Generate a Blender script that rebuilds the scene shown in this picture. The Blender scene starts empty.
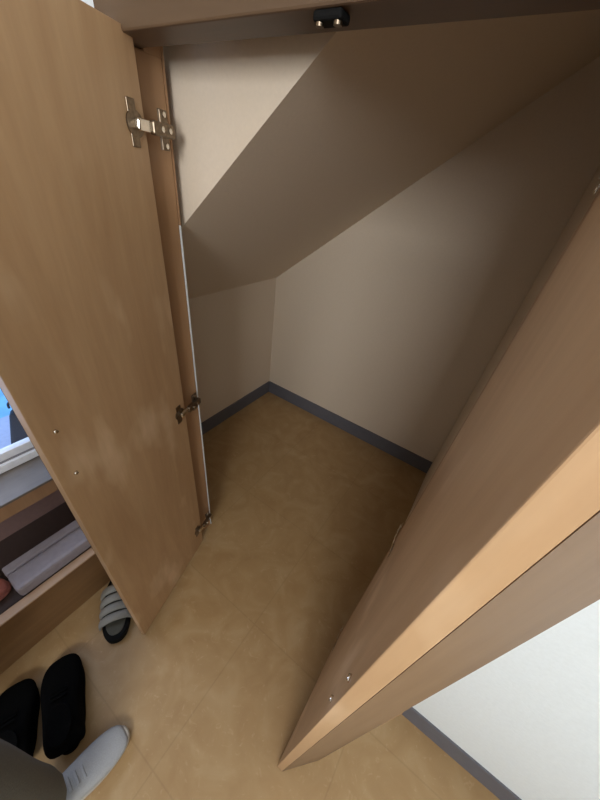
import bpy, bmesh, math, random
from mathutils import Vector, Matrix
random.seed(4)
U = 1.45                      # camera height in metres; measures below are multiples of it
S = bpy.context.scene
C = S.collection

# ------------------------------------------------------------------ camera, world, lights, exposure
cam = bpy.data.cameras.new('camera'); co = bpy.data.objects.new('camera', cam); C.objects.link(co)
cam.sensor_fit = 'VERTICAL'; cam.sensor_height = 36.0; cam.lens = 36.0*300/800
cam.clip_start = 0.01
Rr = Vector((0.81899751, 0.56156568, 0.11784338)); Rd = Vector((0.41444951, -0.43691156, -0.7983357)); Rf = Vector((-0.3968308, 0.70267508, -0.59057011))
M = Matrix((Rr, -Rd, -Rf)).transposed().to_4x4(); M.translation = (0, 0, U); co.matrix_world = M
S.camera = co
S.view_settings.view_transform = 'Standard'; S.view_settings.look = 'None'; S.view_settings.gamma = 1.0
S.view_settings.use_curve_mapping = False
S.view_settings.exposure = -0.04

w = bpy.data.worlds.new('sky'); S.world = w; w.use_nodes = True
bg = w.node_tree.nodes['Background']; bg.inputs[0].default_value = (0.30, 0.55, 1.0, 1); bg.inputs[1].default_value = 1.6

def area(name, loc, rot, sx, sy, power, col):
    l = bpy.data.lights.new(name, 'AREA'); l.shape = 'RECTANGLE'; l.size = sx; l.size_y = sy
    l.energy = power; l.color = col
    o = bpy.data.objects.new(name, l); C.objects.link(o); o.location = loc; o.rotation_euler = rot; return o
# daylight through the glazed entrance door behind the camera
area('daylight_entrance', (0.52, -1.66, 1.85), (math.radians(86), 0, math.radians(12)), 0.75, 0.60, 38, (0.96, 0.97, 0.97))
# daylight through the low window of the left wall
area('daylight_window', (-1.30, -0.35, 1.0), (0, math.radians(-90), 0), 1.0, 0.8, 7, (0.86, 0.87, 1.0))

# ------------------------------------------------------------------ materials
def new_mat(name):
    m = bpy.data.materials.new(name); m.use_nodes = True
    return m, m.node_tree.nodes, m.node_tree.links, m.node_tree.nodes['Principled BSDF']
def plain(name, col, rough=0.6, metal=0.0, bump=0.0, scale=60.0, var=0.06, spec=None):
    m, N, L, B = new_mat(name)
    tc = N.new('ShaderNodeTexCoord'); nz = N.new('ShaderNodeTexNoise'); nz.inputs['Scale'].default_value = scale; nz.inputs['Detail'].default_value = 4
    L.new(tc.outputs['Object'], nz.inputs['Vector'])
    r = N.new('ShaderNodeValToRGB'); r.color_ramp.elements[0].position = .3; r.color_ramp.elements[1].position = .7
    r.color_ramp.elements[0].color = tuple(c*(1-var) for c in col)+(1,); r.color_ramp.elements[1].color = tuple(min(1, c*(1+var)) for c in col)+(1,)
    L.new(nz.outputs['Fac'], r.inputs['Fac']); L.new(r.outputs['Color'], B.inputs['Base Color'])
    B.inputs['Roughness'].default_value = rough; B.inputs['Metallic'].default_value = metal
    if spec is not None: B.inputs['Specular IOR Level'].default_value = spec
    if bump:
        b = N.new('ShaderNodeBump'); b.inputs['Strength'].default_value = bump; b.inputs['Distance'].default_value = .002
        L.new(nz.outputs['Fac'], b.inputs['Height']); L.new(b.outputs['Normal'], B.inputs['Normal'])
    return m
def wood(name, a, b, c, axis_scale=(9, 9, 0.9), rough=0.42, blotch=0.5):
    m, N, L, B = new_mat(name)
    tc = N.new('ShaderNodeTexCoord'); mp = N.new('ShaderNodeMapping'); mp.inputs['Scale'].default_value = axis_scale
    L.new(tc.outputs['Object'], mp.inputs['Vector'])
    n1 = N.new('ShaderNodeTexNoise'); n1.inputs['Scale'].default_value = 2.0; n1.inputs['Detail'].default_value = 6; n1.inputs['Roughness'].default_value = .6; n1.inputs['Distortion'].default_value = .6
    n2 = N.new('ShaderNodeTexNoise'); n2.inputs['Scale'].default_value = 14; n2.inputs['Detail'].default_value = 5
    L.new(mp.outputs[0], n1.inputs['Vector']); L.new(mp.outputs[0], n2.inputs['Vector'])
    n3 = N.new('ShaderNodeTexNoise'); n3.inputs['Scale'].default_value = 5.5; n3.inputs['Detail'].default_value = 3
    mp3 = N.new('ShaderNodeMapping'); mp3.inputs['Scale'].default_value = (1.4, 1.4, .55); L.new(tc.outputs['Object'], mp3.inputs['Vector']); L.new(mp3.outputs[0], n3.inputs['Vector'])
    r1 = N.new('ShaderNodeValToRGB'); r1.color_ramp.elements[0].position = .3; r1.color_ramp.elements[1].position = .72
    r1.color_ramp.elements[0].color = a+(1,); r1.color_ramp.elements[1].color = b+(1,)
    L.new(n1.outputs['Fac'], r1.inputs['Fac'])
    r3 = N.new('ShaderNodeValToRGB'); r3.color_ramp.elements[0].position = .56; r3.color_ramp.elements[1].position = .72
    r3.color_ramp.elements[0].color = (0, 0, 0, 1); r3.color_ramp.elements[1].color = (blotch,)*3+(1,)
    L.new(n3.outputs['Fac'], r3.inputs['Fac'])
    mx = N.new('ShaderNodeMixRGB'); mx.inputs['Color2'].default_value = c+(1,); L.new(r3.outputs['Color'], mx.inputs['Fac']); L.new(r1.outputs['Color'], mx.inputs['Color1'])
    m2 = N.new('ShaderNodeMixRGB'); m2.blend_type = 'MULTIPLY'; m2.inputs['Fac'].default_value = .16
    L.new(mx.outputs[0], m2.inputs['Color1']); L.new(n2.outputs['Fac'], m2.inputs['Color2'])
    L.new(m2.outputs[0], B.inputs['Base Color']); B.inputs['Roughness'].default_value = rough
    bp = N.new('ShaderNodeBump'); bp.inputs['Strength'].default_value = .08; bp.inputs['Distance'].default_value = .001
    L.new(n2.outputs['Fac'], bp.inputs['Height']); L.new(bp.outputs['Normal'], B.inputs['Normal'])
    return m
def floor_mat():
    m, N, L, B = new_mat('vinyl_stone_floor')
    tc = N.new('ShaderNodeTexCoord')
    n1 = N.new('ShaderNodeTexNoise'); n1.inputs['Scale'].default_value = 7; n1.inputs['Detail'].default_value = 8; n1.inputs['Distortion'].default_value = 1.5
    n2 = N.new('ShaderNodeTexNoise'); n2.inputs['Scale'].default_value = 26; n2.inputs['Detail'].default_value = 6; n2.inputs['Distortion'].default_value = 3
    L.new(tc.outputs['Object'], n1.inputs['Vector']); L.new(tc.outputs['Object'], n2.inputs['Vector'])
    r = N.new('ShaderNodeValToRGB'); e = r.color_ramp.elements
    e[0].position = .30; e[0].color = (.355, .215, .092, 1); e[1].position = .72; e[1].color = (.435, .295, .148, 1)
    x = e.new(.52); x.color = (.395, .252, .114, 1)
    L.new(n1.outputs['Fac'], r.inputs['Fac'])
    r2 = N.new('ShaderNodeValToRGB'); r2.color_ramp.elements[0].position = .60; r2.color_ramp.elements[1].position = .75
    r2.color_ramp.elements[0].color = (0, 0, 0, 1); r2.color_ramp.elements[1].color = (.40, .40, .40, 1); L.new(n2.outputs['Fac'], r2.inputs['Fac'])
    mx = N.new('ShaderNodeMixRGB'); mx.inputs['Color2'].default_value = (.56, .40, .225, 1); L.new(r2.outputs['Color'], mx.inputs['Fac']); L.new(r.outputs['Color'], mx.inputs['Color1'])
    # tile seams, 45 cm grid
    mp = N.new('ShaderNodeMapping'); mp.inputs['Location'].default_value = (.254, -.35, 0); L.new(tc.outputs['Object'], mp.inputs['Vector'])
    br = N.new('ShaderNodeTexBrick'); br.offset = 0; br.inputs['Scale'].default_value = 1; br.inputs['Brick Width'].default_value = .45; br.inputs['Row Height'].default_value = .45
    br.inputs['Mortar Size'].default_value = .0035; br.inputs['Mortar Smooth'].default_value = .8
    L.new(mp.outputs[0], br.inputs['Vector'])
    fm = N.new('ShaderNodeMath'); fm.operation = 'MULTIPLY'; fm.inputs[1].default_value = .17; L.new(br.outputs['Fac'], fm.inputs[0])
    m3 = N.new('ShaderNodeMixRGB'); m3.inputs['Color2'].default_value = (.13, .075, .03, 1)
    L.new(fm.outputs[0], m3.inputs['Fac']); L.new(mx.outputs[0], m3.inputs['Color1']); L.new(m3.outputs[0], B.inputs['Base Color'])
    B.inputs['Roughness'].default_value = .5
    bp = N.new('ShaderNodeBump'); bp.inputs['Strength'].default_value = .15; bp.inputs['Distance'].default_value = .001
    L.new(n2.outputs['Fac'], bp.inputs['Height']); L.new(bp.outputs['Normal'], B.inputs['Normal'])
    return m
def glass_mat():
    m = bpy.data.materials.new('window_glass'); m.use_nodes = True; N = m.node_tree.nodes; L = m.node_tree.links; N.clear()
    o = N.new('ShaderNodeOutputMaterial'); mix = N.new('ShaderNodeMixShader'); t = N.new('ShaderNodeBsdfTransparent'); g = N.new('ShaderNodeBsdfGlossy')
    g.inputs['Roughness'].default_value = .02; lw = N.new('ShaderNodeLayerWeight'); lw.inputs['Blend'].default_value = .5; fr = N.new('ShaderNodeMath'); fr.operation = 'POWER'; fr.inputs[1].default_value = 4.0; L.new(lw.outputs['Facing'], fr.inputs[0])
    L.new(fr.outputs[0], mix.inputs[0]); L.new(t.outputs[0], mix.inputs[1]); L.new(g.outputs[0], mix.inputs[2]); L.new(mix.outputs[0], o.inputs[0])
    return m
MW = plain('wall_paint', (.70, .59, .46), .75, bump=.12, scale=160, var=.02)
MC = plain('ceiling_paint', (.66, .60, .52), .8, bump=.1, scale=160, var=.02)
MWW = plain('white_wallpaper', (.80, .85, .86), .55, bump=.35, scale=120, var=.02)
MBB = plain('grey_vinyl_baseboard', (.125, .125, .145), .55, scale=30, var=.05)
MD = wood('door_veneer', (.46, .275, .138), (.57, .365, .195), (.75, .53, .33), blotch=.85)
MJ = wood('jamb_wood', (.36, .20, .10), (.45, .26, .13), (.50, .31, .17), rough=.5, blotch=.3)
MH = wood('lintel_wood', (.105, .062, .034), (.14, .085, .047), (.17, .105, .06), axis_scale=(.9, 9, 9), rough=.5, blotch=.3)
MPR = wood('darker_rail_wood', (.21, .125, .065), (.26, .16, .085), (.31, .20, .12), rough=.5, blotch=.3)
MS = wood('step_wood', (.24, .125, .05), (.33, .18, .075), (.40, .23, .11), axis_scale=(9, .9, 9), rough=.4, blotch=.3)
ME = wood('pale_wood_edge', (.62, .40, .25), (.70, .49, .33), (.76, .56, .40), axis_scale=(9, .9, 9))
MCT = wood('grey_counter_laminate', (.17, .145, .125), (.21, .18, .155), (.24, .21, .185), axis_scale=(9, .9, 9), rough=.5)
MF = floor_mat(); MG = glass_mat()
MM = plain('aged_nickel', (.22, .17, .12), .38, metal=1.0, scale=200, var=.25)
MCR = plain('bright_steel', (.80, .76, .68), .22, metal=1.0, scale=200, var=.05)
MWT = plain('white_window_frame', (.80, .80, .82), .4)
MBK = plain('black_rubber', (.006, .006, .006), .8, spec=.15)
MBL = plain('black_shoe_fabric', (.003, .003, .003), .95, bump=.4, scale=300, spec=.04)
MGR = plain('grey_strap', (.30, .29, .26), .55, bump=.3, scale=250)
MIN = plain('grey_insole', (.10, .095, .075), .9)
MSH = plain('white_canvas', (.36, .36, .36), .75, bump=.4, scale=350)
MSL = plain('white_rubber_sole', (.50, .46, .40), .6)
MTR = plain('grey_olive_trousers', (.13, .125, .105), .9, bump=.5, scale=300, var=.12)
MSK = plain('skin', (.55, .33, .23), .5)
MSR = plain('dark_shirt', (.08, .09, .11), .9, bump=.4, scale=300)
MHR = plain('dark_hair', (.012, .009, .007), .5, bump=.8, scale=150)
MBX = plain('pale_lilac_card', (.40, .37, .42), .6)
MPK = plain('pink_fabric', (.50, .17, .13), .8, bump=.4, scale=250)
MBG = plain('dark_bag_fabric', (.02, .022, .03), .7, bump=.4, scale=200)
MOUT = plain('blue_outside_paving', (.35, .65, .90), .8, scale=8, var=.12)

# ------------------------------------------------------------------ helpers
def bx(bm, x0, x1, y0, y1, z0, z1, bev=0.0):
    r = bmesh.ops.create_cube(bm, size=1.0); vs = r['verts']
    for v in vs: v.co = Vector(((x0+x1)/2+v.co.x*(x1-x0), (y0+y1)/2+v.co.y*(y1-y0), (z0+z1)/2+v.co.z*(z1-z0)))
    if bev:
        es = list({e for v in vs for e in v.link_edges})
        bmesh.ops.bevel(bm, geom=es, offset=bev, segments=2, affect='EDGES', profile=.5)
def cyl(bm, p0, p1, r, seg=20, r2=None):
    p0 = Vector(p0); p1 = Vector(p1); d = p1-p0
    q = d.to_track_quat('Z', 'Y').to_matrix().to_4x4(); q.translation = (p0+p1)/2
    bmesh.ops.create_cone(bm, cap_ends=True, segments=seg, radius1=r, radius2=r if r2 is None else r2, depth=d.length, matrix=q)
def prism(bm, pts, z0, z1):      # plan polygon raised from z0 to z1
    a = [bm.verts.new((x, y, z0)) for x, y in pts]; b = [bm.verts.new((x, y, z1)) for x, y in pts]; n = len(pts)
    bm.faces.new(a[::-1]); bm.faces.new(b)
    for i in range(n): bm.faces.new((a[i], a[(i+1) % n], b[(i+1) % n], b[i]))
def obj(name, bm, mat, parent=None, smooth=False):
    bmesh.ops.recalc_face_normals(bm, faces=bm.faces[:])
    me = bpy.data.meshes.new(name); bm.to_mesh(me); bm.free()
    o = bpy.data.objects.new(name, me); C.objects.link(o); me.materials.append(mat)
    if smooth:
        for p in me.polygons: p.use_smooth = True
    if parent: o.parent = parent
    return o
def struct(name, bm, mat, parent=None):
    o = obj(name, bm, mat, parent)
    if not parent: o['kind'] = 'structure'
    return o
def thing(name, label, cat, loc=(0, 0, 0), rz=0, group=None):
    o = bpy.data.objects.new(name, None); C.objects.link(o); o.empty_display_size = .1
    o.location = loc; o.rotation_euler = (0, 0, rz); o['label'] = label; o['category'] = cat
    if group: o['group'] = group
    return o
def bm_(): return bmesh.new()
def box1(x0, x1, y0, y1, z0, z1, bev=0):
    b = bm_(); bx(b, x0, x1, y0, y1, z0, z1, bev); return b
def sbox(name, mat, x0, x1, y0, y1, z0, z1, bev=0, k=U):
    return struct(name, box1(x0*k, x1*k, y0*k, y1*k, z0*k, z1*k, bev), mat)

# ------------------------------------------------------------------ room shell (in units of U)
T = .05; H = 1.62; XL = -.80; XR = .80; YB = -1.18; YF = .318; YFB = .374
JX0, JX1 = -.4915, .0305          # faces of the two jambs
sbox('floor', MF, -1.0, 1.0, -1.3, 1.25, -.04, 0)
sbox('ceiling', MC, -1.0, .9, -1.3, 1.25, H, H+T)
sbox('wall_right', MWW, XR, XR+T, YB, YF, 0, H)
# back wall with the opening of the glazed entrance door
b = bm_()
bx(b, XL*U, .08*U, (YB-T)*U, YB*U, 0, H*U); bx(b, .64*U, XR*U, (YB-T)*U, YB*U, 0, H*U); bx(b, .08*U, .64*U, (YB-T)*U, YB*U, 1.59*U, H*U); bx(b, .08*U, .64*U, (YB-T)*U, YB*U, 0, .02*U)
struct('wall_back', b, MWW)
# left wall with the low window
WY0, WY1, WZ0, WZ1 = -.62, .22, .352, .98
b = bm_()
bx(b, (XL-T)*U, XL*U, YB*U, WY0*U, 0, H*U); bx(b, (XL-T)*U, XL*U, WY1*U, YF*U, 0, H*U)
bx(b, (XL-T)*U, XL*U, WY0*U, WY1*U, 0, WZ0*U); bx(b, (XL-T)*U, XL*U, WY0*U, WY1*U, WZ1*U, H*U)
struct('wall_left', b, MW)
# front wall around the closet opening
b = bm_()
bx(b, -.86*U, -.525*U, YF*U, YFB*U, 0, H*U); bx(b, .068*U, XR*U, YF*U, YFB*U, 0, H*U)
bx(b, -.525*U, .068*U, YF*U, YFB*U, 1.150*U, H*U)
bx(b, -.525*U, -.4908*U, .3718*U, YFB*U, 0, .912*U)
struct('wall_front', b, MWW)
# closet walls
sbox('wall_closet_left', MW, -.855-T, -.855, YFB, 1.135, 0, H)
sbox('wall_closet_back', MW, -.855-T, .068+T, 1.135, 1.135+T, 0, H)
sbox('wall_closet_right', MW, .068, .068+T, YFB, 1.135, 0, H)
# underside and side of the stairs above the closet
zs = lambda x: (.628+.80*(x+.855))
b = bm_()
pts = [(-.855, zs(-.855)), (.068, zs(.068)), (.068, H), (-.855, H)]
a = [b.verts.new((x*U, .389*U, z*U)) for x, z in pts]; c = [b.verts.new((x*U, 1.135*U, z*U)) for x, z in pts]
b.faces.new(a); b.faces.new(c[::-1])
for i in range(4): b.faces.new((a[i], c[i], c[(i+1) % 4], a[(i+1) % 4]))
struct('ceiling_under_stairs', b, MW)
# jambs and lintel
b = bm_(); bx(b, -.525*U, JX0*U, (YF-.006)*U, .3715*U, 0, 1.105*U, .003); bx(b, -.507*U, JX0*U, .3456*U, .3715*U, 1.104*U, 1.165*U, .001); bx(b, -.507*U, (JX0+.0002)*U, .3716*U, .3745*U, .912*U, 1.165*U)
struct('trim_1', b, MJ)
sbox('trim_2', MJ, JX1, .068, YF+.004, .370, 0, 1.105, .003)
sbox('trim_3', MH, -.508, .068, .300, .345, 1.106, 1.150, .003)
# baseboards
bh = .070
sbox('baseboard_closet_back', MBB, -.851, .068, 1.1305, 1.135, 0, bh)
sbox('baseboard_closet_left', MBB, -.855, -.851, YFB, 1.1305, 0, bh)
sbox('baseboard_front', MBB, .075, XR, YF-.004, YF, 0, bh)
# raised hallway floor with its step board
sbox('trim_4', MS, -.608, -.580, YB, YF, 0, .158, .002)
sbox('trim_5', ME, -.601, -.578, YB, YF, .158, .163, .002)
sbox('floor_hallway', plain('shade_toned_hallway_floor', (.06, .04, .035), .5), XL, -.601, YB, YF, 0, .158)  # deep shade beside the box is put into this near-black floor colour
# deep counter below the window
sbox('trim_6', MCT, XL, -.700, YB, YF, .343, .350, .002)
sbox('trim_7', MJ, XL, -.703, YB, YF, .303, .343, .002)

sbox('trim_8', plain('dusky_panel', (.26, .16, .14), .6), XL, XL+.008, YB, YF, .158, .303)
sbox('trim_9', plain('outer_sill', (.55, .58, .75), .5), XL-.24, XL-T, YB, YF+.3, .30, .338)
# window
def window():
    y0, y1, z0, z1 = WY0*U, WY1*U, WZ0*U, WZ1*U; xa, xb = (XL-T)*U, XL*U
    b = bm_()
    bx(b, xa, xb+.008, y0, y1, z0, z0+.030, .003); bx(b, xa, xb+.008, y0, y1, z1-.03, z1, .003)
    bx(b, xa, xb+.008, y0, y0+.03, z0+.03, z1-.03, .003); bx(b, xa, xb+.008, y1-.03, y1, z0+.03, z1-.03, .003)
    f = struct('window_1', b, MWT)
    b = bm_()
    bx(b, xa+.03, xb-.012, y0+.03, y1-.03, z0+.03, z0+.062, .003); bx(b, xa+.03, xb-.012, y0+.03, y1-.03, z1-.062, z1-.03, .003)
    for yy in (y0+.03, (y0+y1)/2-.02, y1-.06): bx(b, xa+.03, xb-.012, yy, yy+.03, z0+.062, z1-.062, .003)
    obj('window_sash', b, MWT, f)
    obj('track_groove', box1(xb-.010, xb-.004, y0+.03, y1-.03, z0+.0302, z0+.034), plain('grey_track', (.25, .24, .26), .5), f)
    obj('window_pane', box1(xa+.042, xa+.046, y0+.055, y1-.055, z0+.058, z1-.058), MG, f)
window()
# entrance door frame behind the camera
b = bm_()
for x0, x1, z0, z1 in ((.08, .10, 0.02, 1.59), (.62, .64, 0.02, 1.59), (.10, .62, .02, 1.04), (.10, .62, 1.52, 1.59)):
    bx(b, x0*U, x1*U, (YB-T*.8)*U, (YB+.005)*U, z0*U, z1*U, .003)
struct('door_1', b, MWT)
o = struct('ground_outside', box1(-6, XL*U-.12, -5, 4, -.2, -.15), MOUT)

# ------------------------------------------------------------------ closet doors
def make_hinge(parent, z, side, flat=1.0):
    # local frame: +x along the door from the hinge edge, -y*side away from the door's inner face into the opening
    s = side
    b = bm_(); bx(b, .017, .033, min(0, s*.0022), max(0, s*.0022), z-.028, z+.028, .001)
    cyl(b, (.022, -s*.004, z), (.022, s*.0030, z), .0165, 24)
    h = obj('hinge', b, MM, parent)
    b = bm_(); bx(b, -.002, .026, min(s*.003, s*.014), max(s*.003, s*.014), z-.0075, z+.0075, .003); obj('cup_cover', b, MCR, h)
    b = bm_(); bx(b, -.050, .000, min(s*.006, s*.020), max(s*.006, s*.020), z-.009, z+.009, .003)
    bx(b, -.046, -.028, min(s*.002, s*.008), max(s*.002, s*.008), z-.026, z+.026, .001); obj('hinge_arm', b, MM if s > 0 else MCR, h)
    b = bm_()
    for xx, zz in ((-.037, -.020), (-.037, .020), (-.036, 0), (-.018, 0)):
        yy = .020 if zz == 0 else .008
        cyl(b, (xx, s*yy, z+zz), (xx, s*(yy+.0025), z+zz), .0038, 12)
    obj('hinge_screw', b, MCR, h)
    if side < 0: h.scale = (1.0, .22, .8); h.location.z = z*.2
    else:
        h.scale = (1.25, 1.0, 1.2); h.location.z = -z*.2
    return h
def make_door(label, hinge, free, side):
    hx, hy = hinge[0]*U, hinge[1]*U; fx, fy = free[0]*U, free[1]*U
    L = math.hypot(fx-hx, fy-hy); rz = math.atan2(fy-hy, fx-hx); t = .0125*U
    d = thing('closet_door', label, 'door', (hx, hy, 0), rz, 'pair of open closet doors')
    z0, z1 = .008, 1.112*U
    s = side                          # inner face at local y=0, door body on -s side
    obj('door_panel', box1(0, L, min(0, -s*t), max(0, -s*t), z0, z1, .0012), MD, d)
    # thickened pull rail along the free edge on the outer face
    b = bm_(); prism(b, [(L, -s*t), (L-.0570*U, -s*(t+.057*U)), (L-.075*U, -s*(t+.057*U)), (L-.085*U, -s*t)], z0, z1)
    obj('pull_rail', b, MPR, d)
    b = bm_(); yo = -s*(t+.057*U)
    zc = .50*U
    for q in (-.05, .05): bx(b, L-.072*U, L-.066*U, min(yo, yo-s*.003), max(yo, yo-s*.003), zc+q-.006, zc+q+.006, .001)
    bx(b, L-.074*U, L-.064*U, min(yo-s*.002, yo-s*.010), max(yo-s*.002, yo-s*.010), zc-.062, zc+.062, .003)
    obj('handle', b, MJ, d)
    for zz in ((.703*U, .622*U) if s > 0 else (.690*U, .612*U)):
        q = L-(.033 if s > 0 else .018); b = bm_(); cyl(b, (q, 0, zz), (q, s*.003, zz), .0048, 14, .0035); obj('screw', b, MCR, d, True)
    for zz in (.093*U, .560*U, 1.030*U): make_hinge(d, zz, s)
    return d
make_door('left wooden closet door swung open, dark hinges down its right edge', (-.466, .316), (-.387, .055), 1)
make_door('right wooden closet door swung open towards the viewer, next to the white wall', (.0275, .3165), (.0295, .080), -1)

# catch under the lintel
c = thing('door_catch', 'small dark catch fixed under the middle of the lintel', 'catch', (-.197*U, .308*U, 1.106*U))
obj('catch_body', box1(-.019, .019, -.009, .014, -.009, 0, .003), MBK, c)
b = bm_(); cyl(b, (-.012, -.002, -.012), (-.012, -.002, -.008), .005); cyl(b, (.012, -.002, -.012), (.012, -.002, -.008), .005); obj('catch_roller', b, MM, c)

# ------------------------------------------------------------------ footwear
def loft(name, st, mat, parent, n=20, sub=1, pw=2.6):
    """st: (x, yc, half width, z bottom, z top) along the length"""
    b = bm_(); rings = []
    for x, yc, hw, zb, zt in st:
        r = []
        for i in range(n):
            a = 2*math.pi*i/n; ca, sa = math.cos(a), math.sin(a)
            r.append(b.verts.new((x, yc+hw*math.copysign(abs(ca)**(2/pw), ca), (zb+zt)/2+(zt-zb)/2*math.copysign(abs(sa)**(2/pw), sa))))
        rings.append(r)
    for r0, r1 in zip(rings, rings[1:]):
        for i in range(n): b.faces.new((r0[i], r0[(i+1) % n], r1[(i+1) % n], r1[i]))
    b.faces.new(rings[0][::-1]); b.faces.new(rings[-1])
    o = obj(name, b, mat, parent, True)
    if sub: m = o.modifiers.new('s', 'SUBSURF'); m.levels = m.render_levels = sub
    return o
def sole_outline(L, w):          # toe at +x
    out = []
    for i in range(48):
        a = 2*math.pi*i/48; x = math.cos(a); y = math.sin(a)
        ww = w*(.90+.13*x-.10*math.exp(-((x+.15)/.35)**2))
        out.append((x*L/2, math.copysign(abs(y)**.8, y)*ww/2))
    return out
def slab(name, pts, z0, z1, mat, parent, bev=.003):
    b = bm_(); prism(b, pts, z0, z1)
    o = obj(name, b, mat, parent)
    m = o.modifiers.new('b', 'BEVEL'); m.width = bev; m.segments = 3; m.limit_method = 'ANGLE'
    return o
def closed_shoe(name, label, cat, loc, rz, upm, solm, L=.27, w=.10, hh=.085, group=None, parent=None, laces=True, linm=None, lacem=None):
    if parent is None: t = thing(name, label, cat, loc, rz, group)
    else:
        t = obj(name, box1(-L*.42, L*.40, -w*.30, w*.30, .016, .022, .002), solm, parent); t.location = loc; t.rotation_euler = (0, 0, rz)
    slab('sole', sole_outline(L, w), 0.001, .026, solm, t, .006)
    st = []
    prof = [(-.475, .55, .035), (-.46, .72, .060), (-.42, .80, hh*.92), (-.33, .82, hh), (-.2, .80, hh*.98), (-.08, .82, hh*.92), (.05, .90, hh*.80), (.18, .96, hh*.64), (.30, .93, hh*.54), (.40, .80, hh*.47), (.455, .58, hh*.42), (.478, .34, hh*.36)]
    for x, ww, zt in prof: st.append((x*L, 0, w*ww/2*1.0, .016, zt))
    loft('upper', st, upm, t)
    if linm:
        slab('shoe_opening', [(-.28*L+.19*L*math.cos(a/16*2*math.pi), w*.26*math.sin(a/16*2*math.pi)) for a in range(16)], hh*.90, hh+.004, linm, t, .002)
    if laces:
        for k in range(4):
            b = bm_(); x = L*(-.02+.055*k); z = hh*(.93-.10*k)
            bx(b, x-.003, x+.003, -w*.18, w*.18, z-.003, z+.0025, .0015); obj('lace', b, lacem or solm, t)
    return t
# black pair by the step
for k, (p0, p1) in enumerate((((-.722, -.122), (-.475, -.212)), ((-.765, -.235), (-.545, -.318)))):
    dx, dy = p0[0]-p1[0], p0[1]-p1[1]; L = math.hypot(dx, dy)
    closed_shoe('black_shoe', ('black shoe nearest the striped slide sandal, toe towards the step', 'black shoe at the left edge, between its mate and the grey trouser leg')[k], 'shoe',
                ((p0[0]+p1[0])/2, (p0[1]+p1[1])/2, 0), math.atan2(dy, dx), MBL, MBL, L, .121, .10, 'pair of black shoes by the step', linm=MBL)
# striped slide sandal
A = Vector((-.618, .008)); B_ = Vector((-.826, .128)); d = A-B_
sd = thing('slide_sandal', 'grey and black slide sandal with puffy bands, half behind the left closet door', 'sandal', ((A.x+B_.x)/2, (A.y+B_.y)/2, 0), math.atan2(d.y, d.x))
Ls = d.length
slab('sole', sole_outline(Ls, .106), 0.001, .030, MBK, sd, .006)
slab('insole', [(x*.84, y*.76) for x, y in sole_outline(Ls, .106)], .028, .0325, MIN, sd, .002)
for k in range(4):
    x0 = Ls*(.20-.135*k); b = bm_(); n = 14; R1 = []
    wd = .052*(1-.03*k)
    for j in range(9):                       # puffy tube cross-section along the strap arc
        pass
    rings = []
    for i in range(n+1):
        a = math.pi*i/n; cy, cz = wd*math.cos(a), .020+(.036+.006*k)*math.sin(a)
        ring = []
        for j in range(10):
            q = 2*math.pi*j/10; rr = .0060*math.sin(q); ring.append(b.verts.new((x0+.0155*math.cos(q), cy+rr*math.cos(a), cz+rr*math.sin(a))))
        rings.append(ring)
    for r0, r1 in zip(rings, rings[1:]):
        for j in range(10): b.faces.new((r0[j], r0[(j+1) % 10], r1[(j+1) % 10], r1[j]))
    b.faces.new(rings[0][::-1]); b.faces.new(rings[-1])
    obj('strap_band', b, MGR, sd, True)

# ------------------------------------------------------------------ person standing beside the camera
def skin(name, verts, edges, mat, parent, root=0, sub=2):
    me = bpy.data.meshes.new(name); me.from_pydata([v[0] for v in verts], edges, []); o = bpy.data.objects.new(name, me); C.objects.link(o)
    m = o.modifiers.new('skin', 'SKIN'); m.use_smooth_shade = True
    for i, v in enumerate(verts):
        r = v[1]; me.skin_vertices[0].data[i].radius = r if isinstance(r, tuple) else (r, r)
        me.skin_vertices[0].data[i].use_root = (i == root)
    s = o.modifiers.new('sub', 'SUBSURF'); s.levels = s.render_levels = sub
    me.materials.append(mat)
    if parent: o.parent = parent
    return o
PX, PY = -.50, -.32
pe = thing('person', 'person in grey olive trousers and white shoes standing at lower left', 'person', (PX, PY, 0))
fr = (.072, .022); fl_ = (-.16, -.24)      # ankles, right and left, relative
bodyv = [((0, 0, .95), .11), ((0, 0, 1.12), .10), ((0, 0, 1.30), .14), ((0, -.01, 1.44), .10), ((0, 0, 1.52), .055), ((0, .015, 1.60), (.07, .08)), ((0, .015, 1.70), (.07, .085)), ((0, 0, 1.76), .045),
         ((.075, 0, .90), .095), ((.080, .03, .50), .060), ((fr[0], fr[1]-.02, .09), .040),
         ((-.085, 0, .90), .095), ((-.13, -.08, .50), .060), ((fl_[0], fl_[1]-.02, .09), .040),
         ((.15, -.01, 1.42), .055), ((.20, -.03, 1.14), .042), ((.20, .05, .90), .028), ((.20, .07, .83), (.018, .036)),
         ((-.15, -.01, 1.42), .055), ((-.20, -.03, 1.14), .042), ((-.20, .05, .90), .028), ((-.20, .07, .83), (.018, .036))]
bodye = [(0, 1), (1, 2), (2, 3), (3, 4), (4, 5), (5, 6), (6, 7), (0, 8), (8, 9), (9, 10), (0, 11), (11, 12), (12, 13), (3, 14), (14, 15), (15, 16), (16, 17), (3, 18), (18, 19), (19, 20), (20, 21)]
for sx, wi in ((1, 17), (-1, 21)):
    for k, (dy, ln) in enumerate(((-.028, .060), (-.010, .072), (.009, .076), (.027, .070))):
        i = len(bodyv); px = .20*sx; py = .072-dy
        bodyv += [((px, py, .80), .0095), ((px-.006*sx, py+.004, .80-ln*.55), .0085), ((px-.018*sx, py+.006, .80-ln), .0075)]
        bodye += [(wi, i), (i, i+1), (i+1, i+2)]
    i = len(bodyv); bodyv += [((.195*sx, .112, .835), .011), ((.185*sx, .130, .805), .009)]; bodye += [(wi, i), (i, i+1)]
skin('body', bodyv, bodye, MSK, pe, 0, 1)
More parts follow.
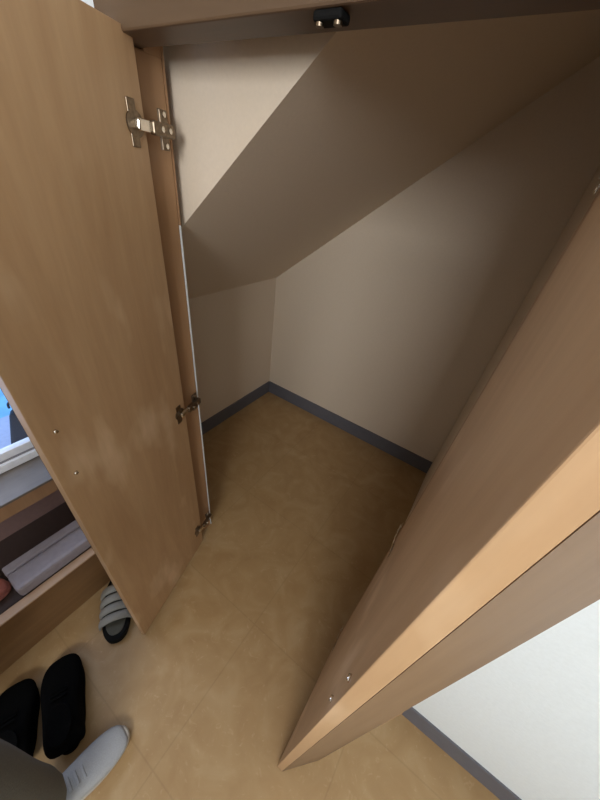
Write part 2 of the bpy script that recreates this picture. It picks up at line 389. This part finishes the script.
trv = [((0, 0, 1.0), .135), ((.078, 0, .88), .112), ((.074, .03, .50), .092), ((.094, .020, .22), .086), ((.096, .032, .075), .080),
       ((-.088, 0, .88), .112), ((-.135, -.08, .50), .092), ((fl_[0]-.002, fl_[1]-.01, .22), .078), ((fl_[0], fl_[1]-.01, .075), .070)]
skin('trousers', trv, [(0, 1), (1, 2), (2, 3), (3, 4), (0, 5), (5, 6), (6, 7), (7, 8)], MTR, pe)
shv = [((0, 0, .84), (.19, .165)), ((0, 0, 1.12), (.17, .145)), ((0, 0, 1.32), (.175, .155)), ((0, 0, 1.46), .10), ((.16, -.01, 1.43), .072), ((.205, -.03, 1.20), .060), ((-.16, -.01, 1.43), .072), ((-.205, -.03, 1.20), .060)]
skin('shirt', shv, [(0, 1), (1, 2), (2, 3), (3, 4), (4, 5), (3, 6), (6, 7)], MSR, pe)
b = bm_(); bmesh.ops.create_uvsphere(b, u_segments=24, v_segments=16, radius=1.0)
for v in b.verts: v.co = Vector((v.co.x*.098, v.co.y*.112-.012, v.co.z*.105+1.695+max(0, -v.co.y)*-.03+max(0, v.co.y)*.035))
obj('hair', b, MHR, pe, True)
b = bm_()
for sx in (-1, 1): 
    b = bm_(); bmesh.ops.create_uvsphere(b, u_segments=10, v_segments=8, radius=.012, matrix=Matrix.Translation((sx*.032, .098, 1.635)))
    obj('eye', b, MWT, pe, True)
closed_shoe('right_shoe', '', '', (.100, .092, 0), math.radians(83), MSH, MSL, .275, .098, .080, parent=pe, lacem=MSH)
closed_shoe('left_shoe', '', '', (fl_[0]-.01, fl_[1]+.055, 0), math.radians(96), MSH, MSL, .275, .098, .080, parent=pe, lacem=MSH)

# ------------------------------------------------------------------ things on the hallway floor and counter
t = thing('storage_box', 'long pale lilac box lying on the raised hallway floor under the counter', 'box', (-.647*U, .10*U, .158*U))
obj('box_body', box1(-.0095*U, .0445*U, -.172*U, .165*U, 0, .0375*U, .012), MBX, t)
obj('box_lid', box1(-.036*U, -.0105*U, -.172*U, .165*U, 0, .0375*U, .006), MBX, t)
t = thing('pink_slipper', 'pink rounded slipper beside the pale lilac box', 'slipper', (-.665*U, -.150*U, .158*U), math.radians(80))
slab('sole', sole_outline(.22, .09), 0.001, .016, MPK, t)
loft('slipper_upper', [(x*.22, 0, .045*w_, .012, z_) for x, w_, z_ in ((-.02, .92, .055), (.10, .98, .060), (.25, .98, .056), (.38, .86, .047), (.46, .55, .036), (.485, .25, .028))], MPK, t)
t = thing('dark_bag', 'small dark bag standing outside the low window at left', 'bag', (-.905*U, .122*U, .338*U), math.radians(20))
b = bm_(); bmesh.ops.create_cone(b, cap_ends=True, segments=4, radius1=.078, radius2=.028, depth=.13, matrix=Matrix.Translation((0, 0, .066)))
o = obj('bag_body', b, MBG, t); m = o.modifiers.new('b', 'BEVEL'); m.width = .01; m.segments = 3
b = bm_()
prev = None
for i in range(13):
    a = math.pi*i/12; p = Vector((.030*math.cos(a), 0, .135+.035*math.sin(a)))
    if prev is not None: cyl(b, prev, p, .004, 8)
    prev = p
obj('bag_handle', b, MBG, t, True)
